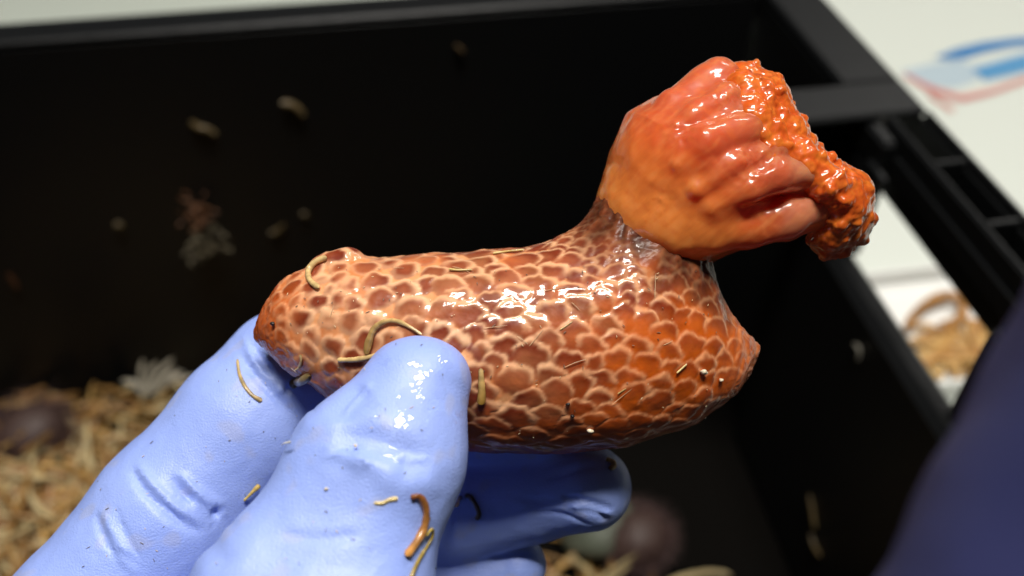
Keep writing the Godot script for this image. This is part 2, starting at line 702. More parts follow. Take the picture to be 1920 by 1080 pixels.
	var skin := tinted("wet scaly skin", 0.42, 0.28)
	skin.subsurf_scatter_enabled = true
	skin.subsurf_scatter_strength = 0.06
	skin.clearcoat_enabled = true
	skin.clearcoat = 0.65
	skin.clearcoat_roughness = 0.07
	relief(skin, noise_tex(0.012, FastNoiseLite.TYPE_SIMPLEX_SMOOTH, 3, false, 4.0, 3), 60.0, 0.10)
	var rest := PackedInt32Array()
	var ring := Net.new()
	var map := {}
	for k in range(0, m.t.size(), 3):
		var s := px_of(m.v[m.t[k]])
		var ax := (Vector2(s.x - 1224.0, s.y - 425.0)).dot(Vector2(-0.49, 0.87))
		if ax > 96.0 + 60.0 * n1.get_noise_3dv(m.v[m.t[k]] * 4.0) or s.x < 1000.0 or s.y > 620.0:
			rest.append_array([m.t[k], m.t[k + 1], m.t[k + 2]])
			continue
		for e in 3:
			var id := m.t[k + e]
			if not map.has(id):
				map[id] = ring.v.size()
				ring.v.append(m.v[id])
				ring.n.append(m.n[id])
				ring.col.append(m.col[id])
			ring.t.append(map[id])
	m.t = rest
	var dull := skin.duplicate() as StandardMaterial3D
	dull.resource_name = "damp wrinkled collar"
	dull.metallic_specular = 0.2
	dull.clearcoat = 0.09
	dull.clearcoat_roughness = 0.16
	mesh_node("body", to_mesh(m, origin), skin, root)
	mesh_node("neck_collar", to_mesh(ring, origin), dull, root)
	# ---- the swollen smooth head
	var hm := net(head, Vector3(8, -2, -15), Vector3(56, 38, 18), 0.5)
	settle(hm, head)
	refine(hm)
	hm.col.resize(hm.v.size())
	for i in hm.v.size():
		var p := hm.v[i]
		var s := px_of(p)
		var ax := Vector2(s.x - 1224.0, s.y - 420.0).dot(Vector2(0.66, -0.75))
		var lump := n1.get_noise_3dv(p * 5.0 + Vector3(3, 80, 2))
		var streak := n1.get_noise_3dv(Vector3(p.x + p.y, (p.x - p.y) * 0.35, p.z) * 9.0)
		var col := Color(0.80, 0.225, 0.045).lerp(Color(0.60, 0.088, 0.022), smoothstep(0.0, 150.0, ax + 30.0 * lump))
		col = col.lerp(Color(0.54, 0.085, 0.018), smoothstep(1290.0, 1420.0, s.x) * smoothstep(330.0, 400.0, s.y) * 0.8)
		col = col.lerp(Color(0.54, 0.125, 0.060), smoothstep(60.0, 190.0, ax + 60.0 * streak) * 0.65)
		col = col.lerp(Color(0.70, 0.15, 0.030), clampf(1.2 * streak - 0.2, 0.0, 0.35))
		col = col.lerp(Color(0.62, 0.21, 0.12), smoothstep(1415.0, 1450.0, s.x) * smoothstep(300.0, 320.0, s.y) * 0.55)
		m = hm
		m.col[i] = col
		var h := 0.40 * n1.get_noise_3dv(p * 2.2 + Vector3(3, 80, 2)) + 0.12 * lump
		var fibre := n2.get_noise_3d((p.x * 0.75 + p.y * 0.66) * 3.0, (p.x * 0.66 - p.y * 0.75) * 13.0, p.z * 7.0)
		m.col[i] = m.col[i].lerp(Color(0.80, 0.30, 0.10), clampf(fibre * 0.5, 0.0, 0.22)).lerp(Color(0.42, 0.05, 0.015), clampf(-fibre * 0.4, 0.0, 0.16))
		var crinkle := bump_at(s.x, 1375.0, 45.0) * bump_at(s.y, 335.0, 35.0) + bump_at(s.x, 1250.0, 28.0) * bump_at(s.y, 270.0, 25.0) + 0.8 * bump_at(s.x, 1330.0, 40.0) * bump_at(s.y, 205.0, 22.0) + 0.7 * bump_at(s.x, 1216.0, 22.0) * bump_at(s.y, 392.0, 16.0)
		h += 0.30 * crinkle * n1.get_noise_3dv(p * 11.0)
		m.v[i] = p + m.n[i] * h
	renormal(hm)
	var flesh := tinted("wet orange flesh", 0.35, 0.3)
	flesh.subsurf_scatter_enabled = true
	flesh.subsurf_scatter_strength = 0.4
	flesh.clearcoat_enabled = true
	flesh.clearcoat = 0.75
	flesh.clearcoat_roughness = 0.04
	relief(flesh, noise_tex(0.008, FastNoiseLite.TYPE_SIMPLEX_SMOOTH, 2, false, 4.0, 8), 35.0, 0.10)
	mesh_node("head", to_mesh(hm, origin), flesh, root)
	# ---- the warty bunched tentacle tips
	var tm := net(tips, Vector3(30, 2, -6), Vector3(59, 40, 16), 0.32)
	tm.col.resize(tm.v.size())
	for i in tm.v.size():
		var p := tm.v[i]
		var f := n2.get_noise_3dv(p * 18.0)
		var g := n1.get_noise_3dv(p * 8.0)
		var wart := cell.get_noise_3dv(p * 1.25)
		tm.v[i] = p + tm.n[i] * (0.10 * f - 0.42 * (wart + 1.0) * (wart + 1.0) + 0.12 + 0.14 * g)
		var c := Color(0.66, 0.105, 0.014).lerp(Color(0.74, 0.175, 0.022), clampf(0.4 + 1.3 * g, 0.0, 1.0))
		tm.col[i] = c.lerp(Color(0.46, 0.065, 0.014), clampf(0.15 - 1.0 * f, 0.0, 0.5))
	smooth(tm, 1)
	renormal(tm)
	var warts := tinted("wet orange warts", 0.38, 0.3)
	warts.subsurf_scatter_enabled = true
	warts.subsurf_scatter_strength = 0.08
	warts.clearcoat_enabled = true
	warts.clearcoat = 1.0
	warts.clearcoat_roughness = 0.06
	mesh_node("tentacle_tips", to_mesh(tm, origin), warts, root)

# ================================================================== the gloved hand
func make_hand() -> void:
	hand = Field.new()
	# thumb in front: two strands side by side make it broader than thick
	chain(hand, [[756, 722, 76, 17.5], [652, 852, 90, 21], [500, 1120, 128, 26], [330, 1420, 150, 20]], 5.0)
	chain(hand, [[806, 716, 76, 17.5], [752, 862, 108, 21], [648, 1130, 144, 26], [430, 1440, 160, 18]], 5.0)
	# index finger: up to its bent joint, then behind the animal
	chain(hand, [[-60, 1480, 190, 4], [170, 1180, 166, -4], [330, 970, 152, -9], [470, 800, 138, -13], [548, 712, 130, -16]], 2.5)
	chain(hand, [[548, 712, 130, -16], [760, 745, 118, -22], [930, 790, 92, -19], [1030, 812, 80, -15]], 2.0)
	# middle finger, its tip shows under the animal
	chain(hand, [[120, 1520, 190, -8], [520, 1040, 150, -18], [640, 960, 135, -24]], 2.5)
	chain(hand, [[640, 960, 135, -24], [860, 950, 106, -21], [1000, 925, 88, -16], [1104, 914, 80, -10.5]], 1.5)
	# ring finger below it
	chain(hand, [[250, 1560, 190, -12], [520, 1180, 140, -20], [640, 1130, 130, -26]], 2.5)
	chain(hand, [[640, 1130, 130, -26], [800, 1096, 100, -24], [900, 1075, 78, -22], [968, 1060, 56, -20]], 1.5)
	# little finger and palm, mostly out of sight
	chain(hand, [[330, 1600, 180, -10], [600, 1330, 120, -16], [800, 1250, 90, -22], [880, 1230, 66, -20]], 1.5)
	chain(hand, [[-60, 1480, 190, 4], [330, 1600, 190, -8]], 6.0)
	chain(hand, [[60, 1480, 190, 0], [-40, 1800, 230, -4], [-150, 2200, 250, -10]], 8.0)
	chain(hand, [[400, 1440, 160, 14], [60, 1700, 230, 0]], 8.0)

	hand_net = net(hand, Vector3(-150, -170, -50), Vector3(32, 2, 48), 0.9)
	var m := hand_net
	settle(m, hand)
	refine(m)
	# folds of the rubber: [points], width (mm), height (mm)
	var folds := [
		[[[245, 878], [268, 916], [310, 960], [368, 1003]], 0.9, -0.55], [[[258, 868], [285, 905], [325, 945], [385, 985]], 0.9, 0.45],
		[[[318, 893], [352, 932], [405, 962], [440, 985]], 1.0, -0.75], [[[335, 885], [375, 925], [425, 950]], 0.9, 0.5],
		[[[178, 960], [195, 1008], [225, 1050]], 0.8, -0.4], [[[195, 955], [215, 1005], [245, 1045]], 0.8, 0.35],
		[[[470, 640], [500, 690], [540, 730], [590, 770]], 0.9, -0.7], [[[436, 630], [468, 690], [515, 742], [560, 790]], 0.9, -0.5], [[[455, 628], [484, 684], [528, 732], [580, 775]], 0.8, 0.5],
		[[[420, 980], [400, 1020], [420, 1070]], 1.6, -0.4],
		[[[625, 812], [690, 828], [745, 846], [815, 872]], 2.0, -0.75], [[[655, 846], [700, 868], [760, 880]], 1.6, 0.5], [[[667, 849], [684, 860], [697, 876]], 0.5, 0.4],
		[[[632, 790], [655, 755], [690, 725]], 1.8, -0.55], [[[600, 845], [640, 850], [690, 880]], 1.2, 0.3], [[[560, 800], [600, 790], [640, 800]], 1.6, 0.15],
		[[[470, 1020], [560, 1040], [660, 1060], [780, 1030]], 3.0, -0.35], [[[700, 905], [760, 910], [830, 900]], 1.8, 0.3],
		[[[290, 925], [330, 968], [380, 1000]], 0.45, -0.3], [[[300, 905], [345, 950], [400, 985], [440, 1000]], 0.4, -0.25], [[[345, 905], [385, 942], [430, 968]], 0.4, 0.3], [[[215, 945], [235, 1000], [265, 1050]], 0.45, -0.25],
		[[[205, 1010], [230, 1050], [262, 1078]], 0.5, 0.3], [[[425, 620], [450, 680], [500, 735]], 0.4, -0.25], [[[490, 650], [525, 700], [575, 740]], 0.4, 0.3], [[[510, 645], [545, 690], [600, 730]], 0.45, -0.35],
		[[[640, 780], [668, 742], [700, 715]], 0.6, 0.25], [[[600, 850], [660, 838], [720, 856]], 0.6, -0.25], [[[700, 835], [750, 858], [810, 862]], 0.5, 0.25], [[[520, 1000], [600, 1010], [690, 1000]], 1.2, -0.2],
		[[[1000, 960], [1060, 965], [1110, 985]], 0.6, -0.4], [[[960, 930], [1030, 945], [1090, 940]], 0.7, -0.3],
		[[[1050, 930], [1100, 940], [1150, 955]], 0.8, -0.7], [[[1080, 950], [1120, 960], [1140, 975]], 0.8, -0.5], [[[1020, 900], [1080, 880], [1130, 870]], 1.2, -0.4], [[[1060, 945], [1110, 955], [1150, 965]], 0.8, 0.4],
	]
	hand.all()
	var packs := []
	for fo in folds:
		var pts := []
		for e in fo[0]:
			pts.append(look(e[0], e[1], [hand]))
		pts = curve(pts, 4)
		var mid := Vector3.ZERO
		for e in pts:
			mid += e
		mid /= pts.size()
		var reach := 0.0
		for e in pts:
			reach = maxf(reach, mid.distance_to(e))
		var wide: float = fo[1] * (0.68 if fo[1] < 1.3 else 1.0)
		packs.append([pts, wide, fo[2], mid, reach + wide * 2.6])
	m.col.resize(m.v.size())
	for i in m.v.size():
		var p := m.v[i]
		var h := 0.14 * n1.get_noise_3dv(p * 2.0) + 0.05 * n1.get_noise_3dv(p * 7.0)
		for pk in packs:
			if p.distance_to(pk[3]) > pk[4]:
				continue
			var d := 1e9
			var pts: Array = pk[0]
			var along := 0.0
			for k in pts.size() - 1:
				var ab: Vector3 = pts[k + 1] - pts[k]
				var ap: Vector3 = p - pts[k]
				var u := clampf(ap.dot(ab) / maxf(ab.length_squared(), 1e-6), 0.0, 1.0)
				var e := (ap - ab * u).length_squared()
				if e < d:
					d = e
					along = (k + u) / (pts.size() - 1)
			var endf := smoothstep(0.0, 0.35, minf(along, 1.0 - along) + 0.06)
			h += 1.15 * pk[2] * endf * exp(-d / (pk[1] * pk[1]))
		m.v[i] = p + m.n[i] * h
		var tone := 0.5 + 0.5 * n1.get_noise_3dv(p * 1.1 + Vector3(7, 7, 7))
		var c := Color(0.285, 0.395, 0.86).lerp(Color(0.325, 0.435, 0.89), tone)
		var smear := clampf(n1.get_noise_3dv(p * 3.0 + Vector3(30, 0, 0)) * 2.0 - 0.75, 0.0, 0.3)
		m.col[i] = c.lerp(Color(0.42, 0.42, 0.50), smear)
	renormal(m)
	var glove := tinted("periwinkle nitrile glove", 0.44, 0.5)
	relief(glove, noise_tex(0.05, FastNoiseLite.TYPE_SIMPLEX_SMOOTH, 3, false, 4.0, 21), 90.0, 0.07)
	var origin := q(400, 1000, 0)
	var o := mesh_node("gloved_hand", to_mesh(m, origin), glove, self)
	o.transform = spot(origin)
	tag(o, "hand in a periwinkle blue rubber glove pinching the sea cucumber between thumb and fingers", "hand")

func make_water() -> void:                               # a thin broken film of sea water on the thumb's pad
	hand.all()
	var mid := look(785, 755, [hand])
	var m := hand_net
	var keep := {}
	var out := Net.new()
	for k in range(0, m.t.size(), 3):
		var a := m.v[m.t[k]]
		if a.distance_squared_to(mid) > 150.0 or m.n[m.t[k]].z < 0.0:
			continue
		var wet := 0
		for j in 3:
			var p := m.v[m.t[k + j]]
			var e := (p - mid) / Vector3(7.0, 10.0, 10.0)
			if n2.get_noise_3dv(p * 5.0) + 0.45 - e.length() > 0.0:
				wet += 1
		if wet == 0:
			continue
		for j in 3:
			var id := m.t[k + j]
			if not keep.has(id):
				keep[id] = out.v.size()
				out.v.append(m.v[id])
				out.n.append(m.n[id])
			out.t.append(keep[id])
	refine(out)
	for i in out.v.size():
		var p := out.v[i]
		out.v[i] = p + out.n[i] * (0.15 + 0.07 * n2.get_noise_3dv(p * 12.0) + 0.07 * n2.get_noise_3dv(p * 32.0))
	renormal(out)
	var w := plain("sea water", Color(0.9, 0.95, 1.0, 0.03), 0.03, 0.6)
	w.transparency = BaseMaterial3D.TRANSPARENCY_ALPHA
	var o := mesh_node("water_film", to_mesh(out, mid), w, self)
	o.transform = spot(mid)
	tag(o, "thin glistening film of sea water on the pad of the thumb", "water")

# ================================================================== bits of worm tube, straw and grit
func strand(called: String, label: String, category: String, list: Array, r0: float, r1: float, c0: Color, c1: Color, fields: Array, rings := 0.0, lift := 0.4, gloss := 0.3) -> void:
	for fd in fields:
		fd.all()
	var pts := []
	for e in list:
		var p := look(e[0], e[1], fields)
		pts.append(p + slope(p, fields) * (r0 * lift + (e[2] if e.size() > 2 else 0.0)))
	var mid: Vector3 = pts[pts.size() / 2]
	for i in pts.size():
		pts[i] = (pts[i] - mid) * 0.001
	var st := begin()
	tube(st, pts, r0 * 0.00082, r1 * 0.00082, 10, 9, rings, c0, c1)
	var m := tinted("tube %.2f" % gloss, gloss)
	m.clearcoat_enabled = true
	m.clearcoat = 0.4
	m.clearcoat_roughness = 0.12
	var o := mesh_node(called, st.commit(), m, self)
	o.transform = spot(mid)
	tag(o, label, category)

func make_bits() -> void:
	var an := [body, head]
	var both := [body, hand]
	var cream := Color(0.66, 0.46, 0.20)
	var tan := Color(0.40, 0.26, 0.09)
	var straw := Color(0.62, 0.47, 0.17)
	strand("worm_tube", "cream ringed worm tube curled over the upper left shoulder of the animal", "worm tube", [[614, 484], [594, 492], [581, 507], [580, 522], [588, 533], [600, 541]], 0.62, 0.5, cream, cream, an, 0.06)
	strand("worm_tube", "translucent tan worm tube bent into an arch above the thumb", "worm tube", [[688, 664], [694, 638], [703, 617], [722, 604], [745, 603], [770, 614], [792, 628]], 0.70, 0.28, Color(0.34, 0.20, 0.06), cream, an, 0.02, 0.5, 0.15)
	strand("worm_tube", "straight cream worm tube lying left of the thumb tip, below the arched one", "worm tube", [[634, 674], [662, 674], [690, 670], [726, 660]], 0.50, 0.46, cream, cream, an, 0.04, 0.5)
	strand("worm_tube", "short amber glassy worm tube standing beside the right edge of the thumb tip", "worm tube", [[902, 690], [903, 712], [904, 735], [902, 757]], 0.45, 0.8, cream, Color(0.50, 0.27, 0.04), an, 0.02, 0.5, 0.1)
	strand("straw_bit", "pale straw bit on the top ridge of the animal's back", "straw", [[924, 477], [945, 474], [962, 472], [984, 470]], 0.22, 0.2, straw, straw, an, 0.0, 0.8)
	strand("straw_bit", "short yellow straw bit pressed on the animal's upper flank", "straw", [[841, 506], [860, 508], [886, 507]], 0.22, 0.18, straw, straw, an, 0.0, 0.8)
	strand("straw_bit", "short straw splinter on the orange lower right flank of the animal", "straw", [[1268, 699], [1278, 690], [1287, 682]], 0.2, 0.16, straw, straw, an, 0.0, 0.8)
	strand("straw_bit", "thin tan hair crossing a scale right of the white gleam", "straw", [[1050, 618], [1062, 611], [1074, 602]], 0.10, 0.08, straw, straw, an, 0.0, 0.8)
	strand("straw_bit", "tiny straw hair low on the animal's right half", "straw", [[1158, 738], [1166, 733], [1174, 728]], 0.09, 0.08, straw, straw, an, 0.0, 0.8)
	strand("worm_tube", "thin cream hook of worm tube at the underside of the animal's tail", "worm tube", [[565, 664], [566, 676], [562, 688], [554, 693]], 0.28, 0.2, cream, cream, an, 0.0, 0.7)
	strand("worm_tube", "stubby grey tan tube end sticking out between animal and index finger", "worm tube", [[588, 698, 0.6], [572, 708, 0.6], [556, 716, 0.5], [547, 722, 0.3]], 0.85, 0.95, Color(0.2, 0.14, 0.06), Color(0.36, 0.28, 0.15), both, 0.03)
	strand("worm_tube", "slender tan worm tube curved along the index finger", "worm tube", [[446, 674], [449, 700], [459, 724], [474, 742], [491, 752]], 0.33, 0.46, Color(0.5, 0.36, 0.15), Color(0.46, 0.31, 0.11), [hand], 0.08)
	strand("worm_tube", "rusty brown worm tube hooked on the thumb near the lower frame edge", "worm tube", [[768, 932], [783, 930], [793, 944], [796, 966], [790, 992], [776, 1018], [758, 1043]], 0.5, 0.72, Color(0.16, 0.045, 0.012), Color(0.52, 0.24, 0.06), [hand], 0.06, 0.8)
	strand("straw_bit", "yellow straw flake lying left of the rusty worm tube on the thumb", "straw", [[701, 943], [717, 943], [730, 937], [746, 934]], 0.22, 0.38, straw, straw, [hand], 0.0, 0.6)
	strand("weed_strand", "stringy yellow weed hanging along the right edge of the thumb", "weed", [[792, 1004, 0.5], [804, 990, 0.4], [807, 1004, 0.2], [799, 1024], [788, 1042], [776, 1066], [766, 1094]], 0.22, 0.34, Color(0.40, 0.29, 0.05), Color(0.30, 0.21, 0.05), [hand], 0.08, 0.6)
	strand("weed_strand", "scrap of yellow weed wedged between thumb and index finger", "weed", [[484, 905, 0.6], [474, 914, 0.6], [464, 926, 0.4], [456, 938]], 0.5, 0.25, Color(0.50, 0.34, 0.08), straw, [hand], 0.1, 0.6)
	strand("shell_splinter", "white needle like splinter jutting from behind the thumb's left edge", "splinter", [[561, 836, 1.2], [548, 838, 1.0], [538, 841, 0.6]], 0.26, 0.05, Color(0.85, 0.83, 0.78), Color(0.85, 0.83, 0.78), [hand], 0.0, 1.0)
	strand("worm_tube", "dark worm tube bent like a hook on the shaded palm", "worm tube", [[852, 948], [862, 934], [878, 930], [890, 942], [898, 962], [893, 974]], 0.5, 0.5, Color(0.10, 0.07, 0.035), Color(0.12, 0.08, 0.04), [hand], 0.05)
	strand("worm_tube", "small tan worm tube stuck at the nail of the fingertip under the animal", "worm tube", [[1136, 862], [1146, 866], [1150, 874], [1142, 880]], 0.5, 0.6, Color(0.42, 0.27, 0.09), tan, [hand], 0.05)
	rng.seed = 52
	var hs := begin()
	var ho := q(960, 640, 12)
	for k in 14:
		var px := 560.0 + rng.randf() * 760.0
		var py := 500.0 + rng.randf() * 260.0
		var an2 := rng.randfn() * 0.6 - 0.4
		var l := rng.randf_range(8.0, 30.0)
		var pts := []
		for u in [-1.0, 0.0, 1.0]:
			var p := look(px + cos(an2) * l * u, py + sin(an2) * l * u + u * u * rng.randf_range(-3.0, 3.0), [body])
			pts.append((p + slope(p, [body]) * 0.10 - ho) * 0.001)
		if hand.f(pts[1] * 1000.0 + ho) < 1.0:
			continue
		tube(hs, pts, 0.00005, 0.00003, 5, 5, 0.0, Color(0.66, 0.45, 0.24), Color(0.74, 0.55, 0.34))
	var hn := mesh_node("fine_hairs", hs.commit(), tinted("grit", 0.4), self)
	hn.transform = spot(ho)
	tag(hn, "fine pale hairs lying across the animal's scales", "hairs")
	hn.set_meta("kind", "stuff")
	# crumbs large enough to be seen on their own
	for e in [[1318, 697, 0.75, "white shell crumb on the animal's right flank, the larger of two"], [1351, 712, 0.5, "white shell crumb on the animal's right flank, near the pointed end"], [1106, 806, 0.6, "greenish white shell crumb low on the animal's belly"], [667, 836, 0.35, "tiny white shell crumb on the wrinkled middle of the thumb"], [612, 917, 0.38, "pale crumb on the smooth lower thumb"]]:
		crumb("shell_crumb", e[3], e[0], e[1], e[2], Color(0.72, 0.62, 0.44), [body, hand])
	for e in [[1065, 757, 0.42, "black grain on the animal's lower flank, the upper of two"], [1073, 779, 0.5, "black grain on the animal's lower flank, the lower of two"], [513, 607, 0.5, "dark grain sunk in the orange tail tip"]]:
		crumb("black_grain", e[3], e[0], e[1], e[2], Color(0.02, 0.014, 0.012), [body, hand])
	# grit nobody could count
	rng.seed = 77
	hand.all()
	body.all()
	for part in [["glove_grit", [hand], 90, "fine dark and tan grit scattered over the blue glove", Rect2(90, 640, 760, 430)], ["skin_grit", [body], 140, "fine pale and dark grit scattered over the animal's scales", Rect2(520, 500, 860, 320)]]:
		var st := begin()
		var r: Rect2 = part[4]
		var origin := q(700, 760, 10)
		for k in part[2]:
			var px := r.position.x + rng.randf() * r.size.x
			var py := r.position.y + rng.randf() * r.size.y
			var p := look(px, py, [body, hand])
			if part[1][0].f(p) > 0.05:
				continue
			var nn := slope(p, part[1])
			var a := nn.cross(Vector3(rng.randfn(), rng.randfn(), rng.randfn())).normalized()
			var l := rng.randf_range(0.08, 0.26) * (1.6 if rng.randf() < 0.2 else 1.0)
			var dark := rng.randf() < 0.55
			var c := Color(0.16, 0.13, 0.10) if dark else Color(0.62, 0.50, 0.30)
			var c0 := (p + nn * 0.12 - origin) * 0.001
			tube(st, [c0 - a * l * 0.001, c0 + a * l * 0.001], 0.0001, 0.00007, 5, 3, 0.0, c, c)
		var o := mesh_node(part[0], st.commit(), tinted("grit", 0.4), self)
		o.transform = spot(origin)
		tag(o, part[3], "grit")
		o.set_meta("kind", "stuff")

func crumb(called: String, label: String, px: float, py: float, r: float, c: Color, fields: Array) -> void:
	var p := look(px, py, fields)
	var o := mesh_node(called, lump(r * 0.75, 0.45, px), null, self)
	o.material_override = plain("crumb %s" % c.to_html(), c.linear_to_srgb(), 0.35)
	o.transform = spot(p + slope(p, fields) * r * 0.35)
	tag(o, label, "grain" if c.r < 0.1 else "shell crumb")

func lump(r_mm: float, rough: float, s: float, flat := 0.7, seg := 18) -> ArrayMesh:      # an uneven pebble, radius in mm
	var sm := SphereMesh.new()
	sm.radius = r_mm * 0.001
	sm.height = r_mm * 0.002
	sm.radial_segments = seg
	sm.rings = seg / 2
	var st := begin()
	st.append_from(sm, 0, Transform3D())
	var arr := st.commit_to_arrays()
	var v: PackedVector3Array = arr[Mesh.ARRAY_VERTEX]
	for i in v.size():
		var d := v[i].normalized()
		v[i] = v[i] * (1.0 + rough * n1.get_noise_3dv(d * 9.0 + Vector3(s, s * 0.3, 0))) * Vector3(1, flat, 0.9)
	arr[Mesh.ARRAY_VERTEX] = v
	var am := ArrayMesh.new()
	am.add_surface_from_arrays(Mesh.PRIMITIVE_TRIANGLES, arr)
	st = begin()
	st.append_from(am, 0, Transform3D())
	st.generate_normals()
	return st.commit()

# ================================================================== the crate and what lies in and around it
var crate: Transform3D                                    # crate frame: origin under the lens at the height of the eye

func ray(px: float, py: float) -> Vector3:
	return crate.basis.inverse() * (frame.basis * Vector3(px - 960.0, 540.0 - py, -LENS)).normalized()

func on(px: float, py: float, axis: int, value: float) -> Vector3:   # in crate coordinates
	var r := ray(px, py)
	return r * (value / r[axis])

func make_crate() -> void:
	var p := plain("black plastic", lin(0.005, 0.0055, 0.006), 0.40, 0.42)
	relief(p, noise_tex(0.06, FastNoiseLite.TYPE_SIMPLEX_SMOOTH, 3, false, 4.0, 31), 25.0, 0.12)
	var root := thing("plastic_crate", "large black plastic crate with a hand hole and ribbed rim, under the gloved hand", "crate", Transform3D(crate.basis, crate * Vector3(-0.06, -0.5, -0.27)))
	var o := Vector3(-0.06, -0.5, -0.27)
	var bx := func(called: String, lo: Vector3, hi: Vector3, b := 0.0012) -> void:
		box_part(called, root, lo - o, hi - o, p, b)
	var top := -0.22
	var wet := plain("wet black crate floor", lin(0.004, 0.0035, 0.003), 0.7, 0.1)
	box_part("floor", root, Vector3(-0.345, -0.4995, -0.46) - o, Vector3(0.2225, -0.49, -0.085) - o, wet)
	bx.call("wall", Vector3(-0.345, -0.4895, -0.459), Vector3(0.2145, top - 0.0045, -0.452))                # back
	bx.call("wall", Vector3(-0.337, -0.4895, -0.092), Vector3(0.2145, top - 0.0045, -0.085))                # front
	bx.call("wall", Vector3(-0.345, -0.4895, -0.4515), Vector3(-0.338, top - 0.0045, -0.0925))              # left
	# right wall with the hand hole
	bx.call("wall", Vector3(0.215, -0.4895, -0.459), Vector3(0.222, top - 0.0045, -0.3455), 0.002)
	bx.call("wall", Vector3(0.207, -0.4895, -0.345), Vector3(0.222, -0.2905, -0.14), 0.004)                 # below the hole
	bx.call("wall", Vector3(0.2155, -0.2895, -0.345), Vector3(0.222, -0.2415, -0.2975), 0.002)              # far side of the hole
	bx.call("wall", Vector3(0.2155, -0.2895, -0.203), Vector3(0.222, -0.2415, -0.14), 0.002)                # near side
	bx.call("wall", Vector3(0.2212, -0.241, -0.2995), Vector3(0.2232, top - 0.010, -0.14), 0.001)
	bx.call("wall", Vector3(0.2155, -0.241, -0.345), Vector3(0.2232, top - 0.0045, -0.30), 0.002)            # above the hole
	bx.call("wall", Vector3(0.215, -0.4895, -0.1395), Vector3(0.222, top - 0.0045, -0.085), 0.002)
	# corner gusset at the far end of the handle
	bx.call("gusset", Vector3(0.160, top - 0.004, -0.345), Vector3(0.2445, top, -0.3175), 0.0015)
	bx.call("gusset", Vector3(0.160, top - 0.055, -0.3445), Vector3(0.2150, top - 0.0045, -0.3405), 0.0015)
	# rims
	bx.call("rim", Vector3(-0.37, top - 0.004, -0.4735), Vector3(0.2445, top, -0.4515), 0.0015)
	bx.call("rim_skirt", Vector3(-0.37, top - 0.03, -0.4735), Vector3(0.2445, top - 0.0045, -0.4705), 0.001)
	bx.call("rim", Vector3(0.2148, top - 0.004, -0.451), Vector3(0.2445, top, -0.3455), 0.0015)
	bx.call("rim_skirt", Vector3(0.2415, top - 0.03, -0.4695), Vector3(0.2445, top - 0.0045, -0.0655), 0.001)
	bx.call("rim", Vector3(-0.37, top - 0.004, -0.451), Vector3(-0.338, top, -0.093), 0.0015)
	bx.call("rim", Vector3(-0.37, top - 0.004, -0.0925), Vector3(0.2447, top, -0.062), 0.0015)
	bx.call("rim_skirt", Vector3(-0.37, top - 0.03, -0.065), Vector3(0.2447, top - 0.0045, -0.062), 0.001)
	bx.call("rim", Vector3(0.2148, top - 0.004, -0.1395), Vector3(0.2420, top, -0.093), 0.0015)
	# open ribbed channel over the handle
	bx.call("rib", Vector3(0.2235, top - 0.034, -0.317), Vector3(0.2268, top, -0.14), 0.0014)
	bx.call("rib", Vector3(0.2422, top - 0.0042, -0.317), Vector3(0.2447, top + 0.0002, -0.093), 0.0008)
	for z in [-0.279, -0.238, -0.197, -0.156]:
		bx.call("rib", Vector3(0.2270, top - 0.034, z - 0.0014), Vector3(0.2413, top - 0.0005, z + 0.0014), 0.0008)
	bx.call("channel_floor", Vector3(0.2270, top - 0.038, -0.317), Vector3(0.2413, top - 0.0345, -0.14), 0.0008)
	# small raised mark on the dark wall above the hole
	bx.call("latch_mark", Vector3(0.2120, top - 0.018, -0.305), Vector3(0.2154, top - 0.015, -0.288), 0.0008)

func bit(called: String, label: String, category: String, pts: Array, r0: float, r1: float, c: Color, group := "") -> void:
	var mid: Vector3 = pts[pts.size() / 2]
	var loc := []
	for e in pts:
		loc.append(e - mid)
	var st := begin()
	tube(st, loc, r0 * 0.8, r1 * 0.8, 8, 5, 0.05, c * 0.4, c * 0.34)
	var o := mesh_node(called, st.commit(), tinted("dull tube", 0.5), self)
	o.transform = Transform3D(crate.basis, crate * mid)
	tag(o, label, category, group)

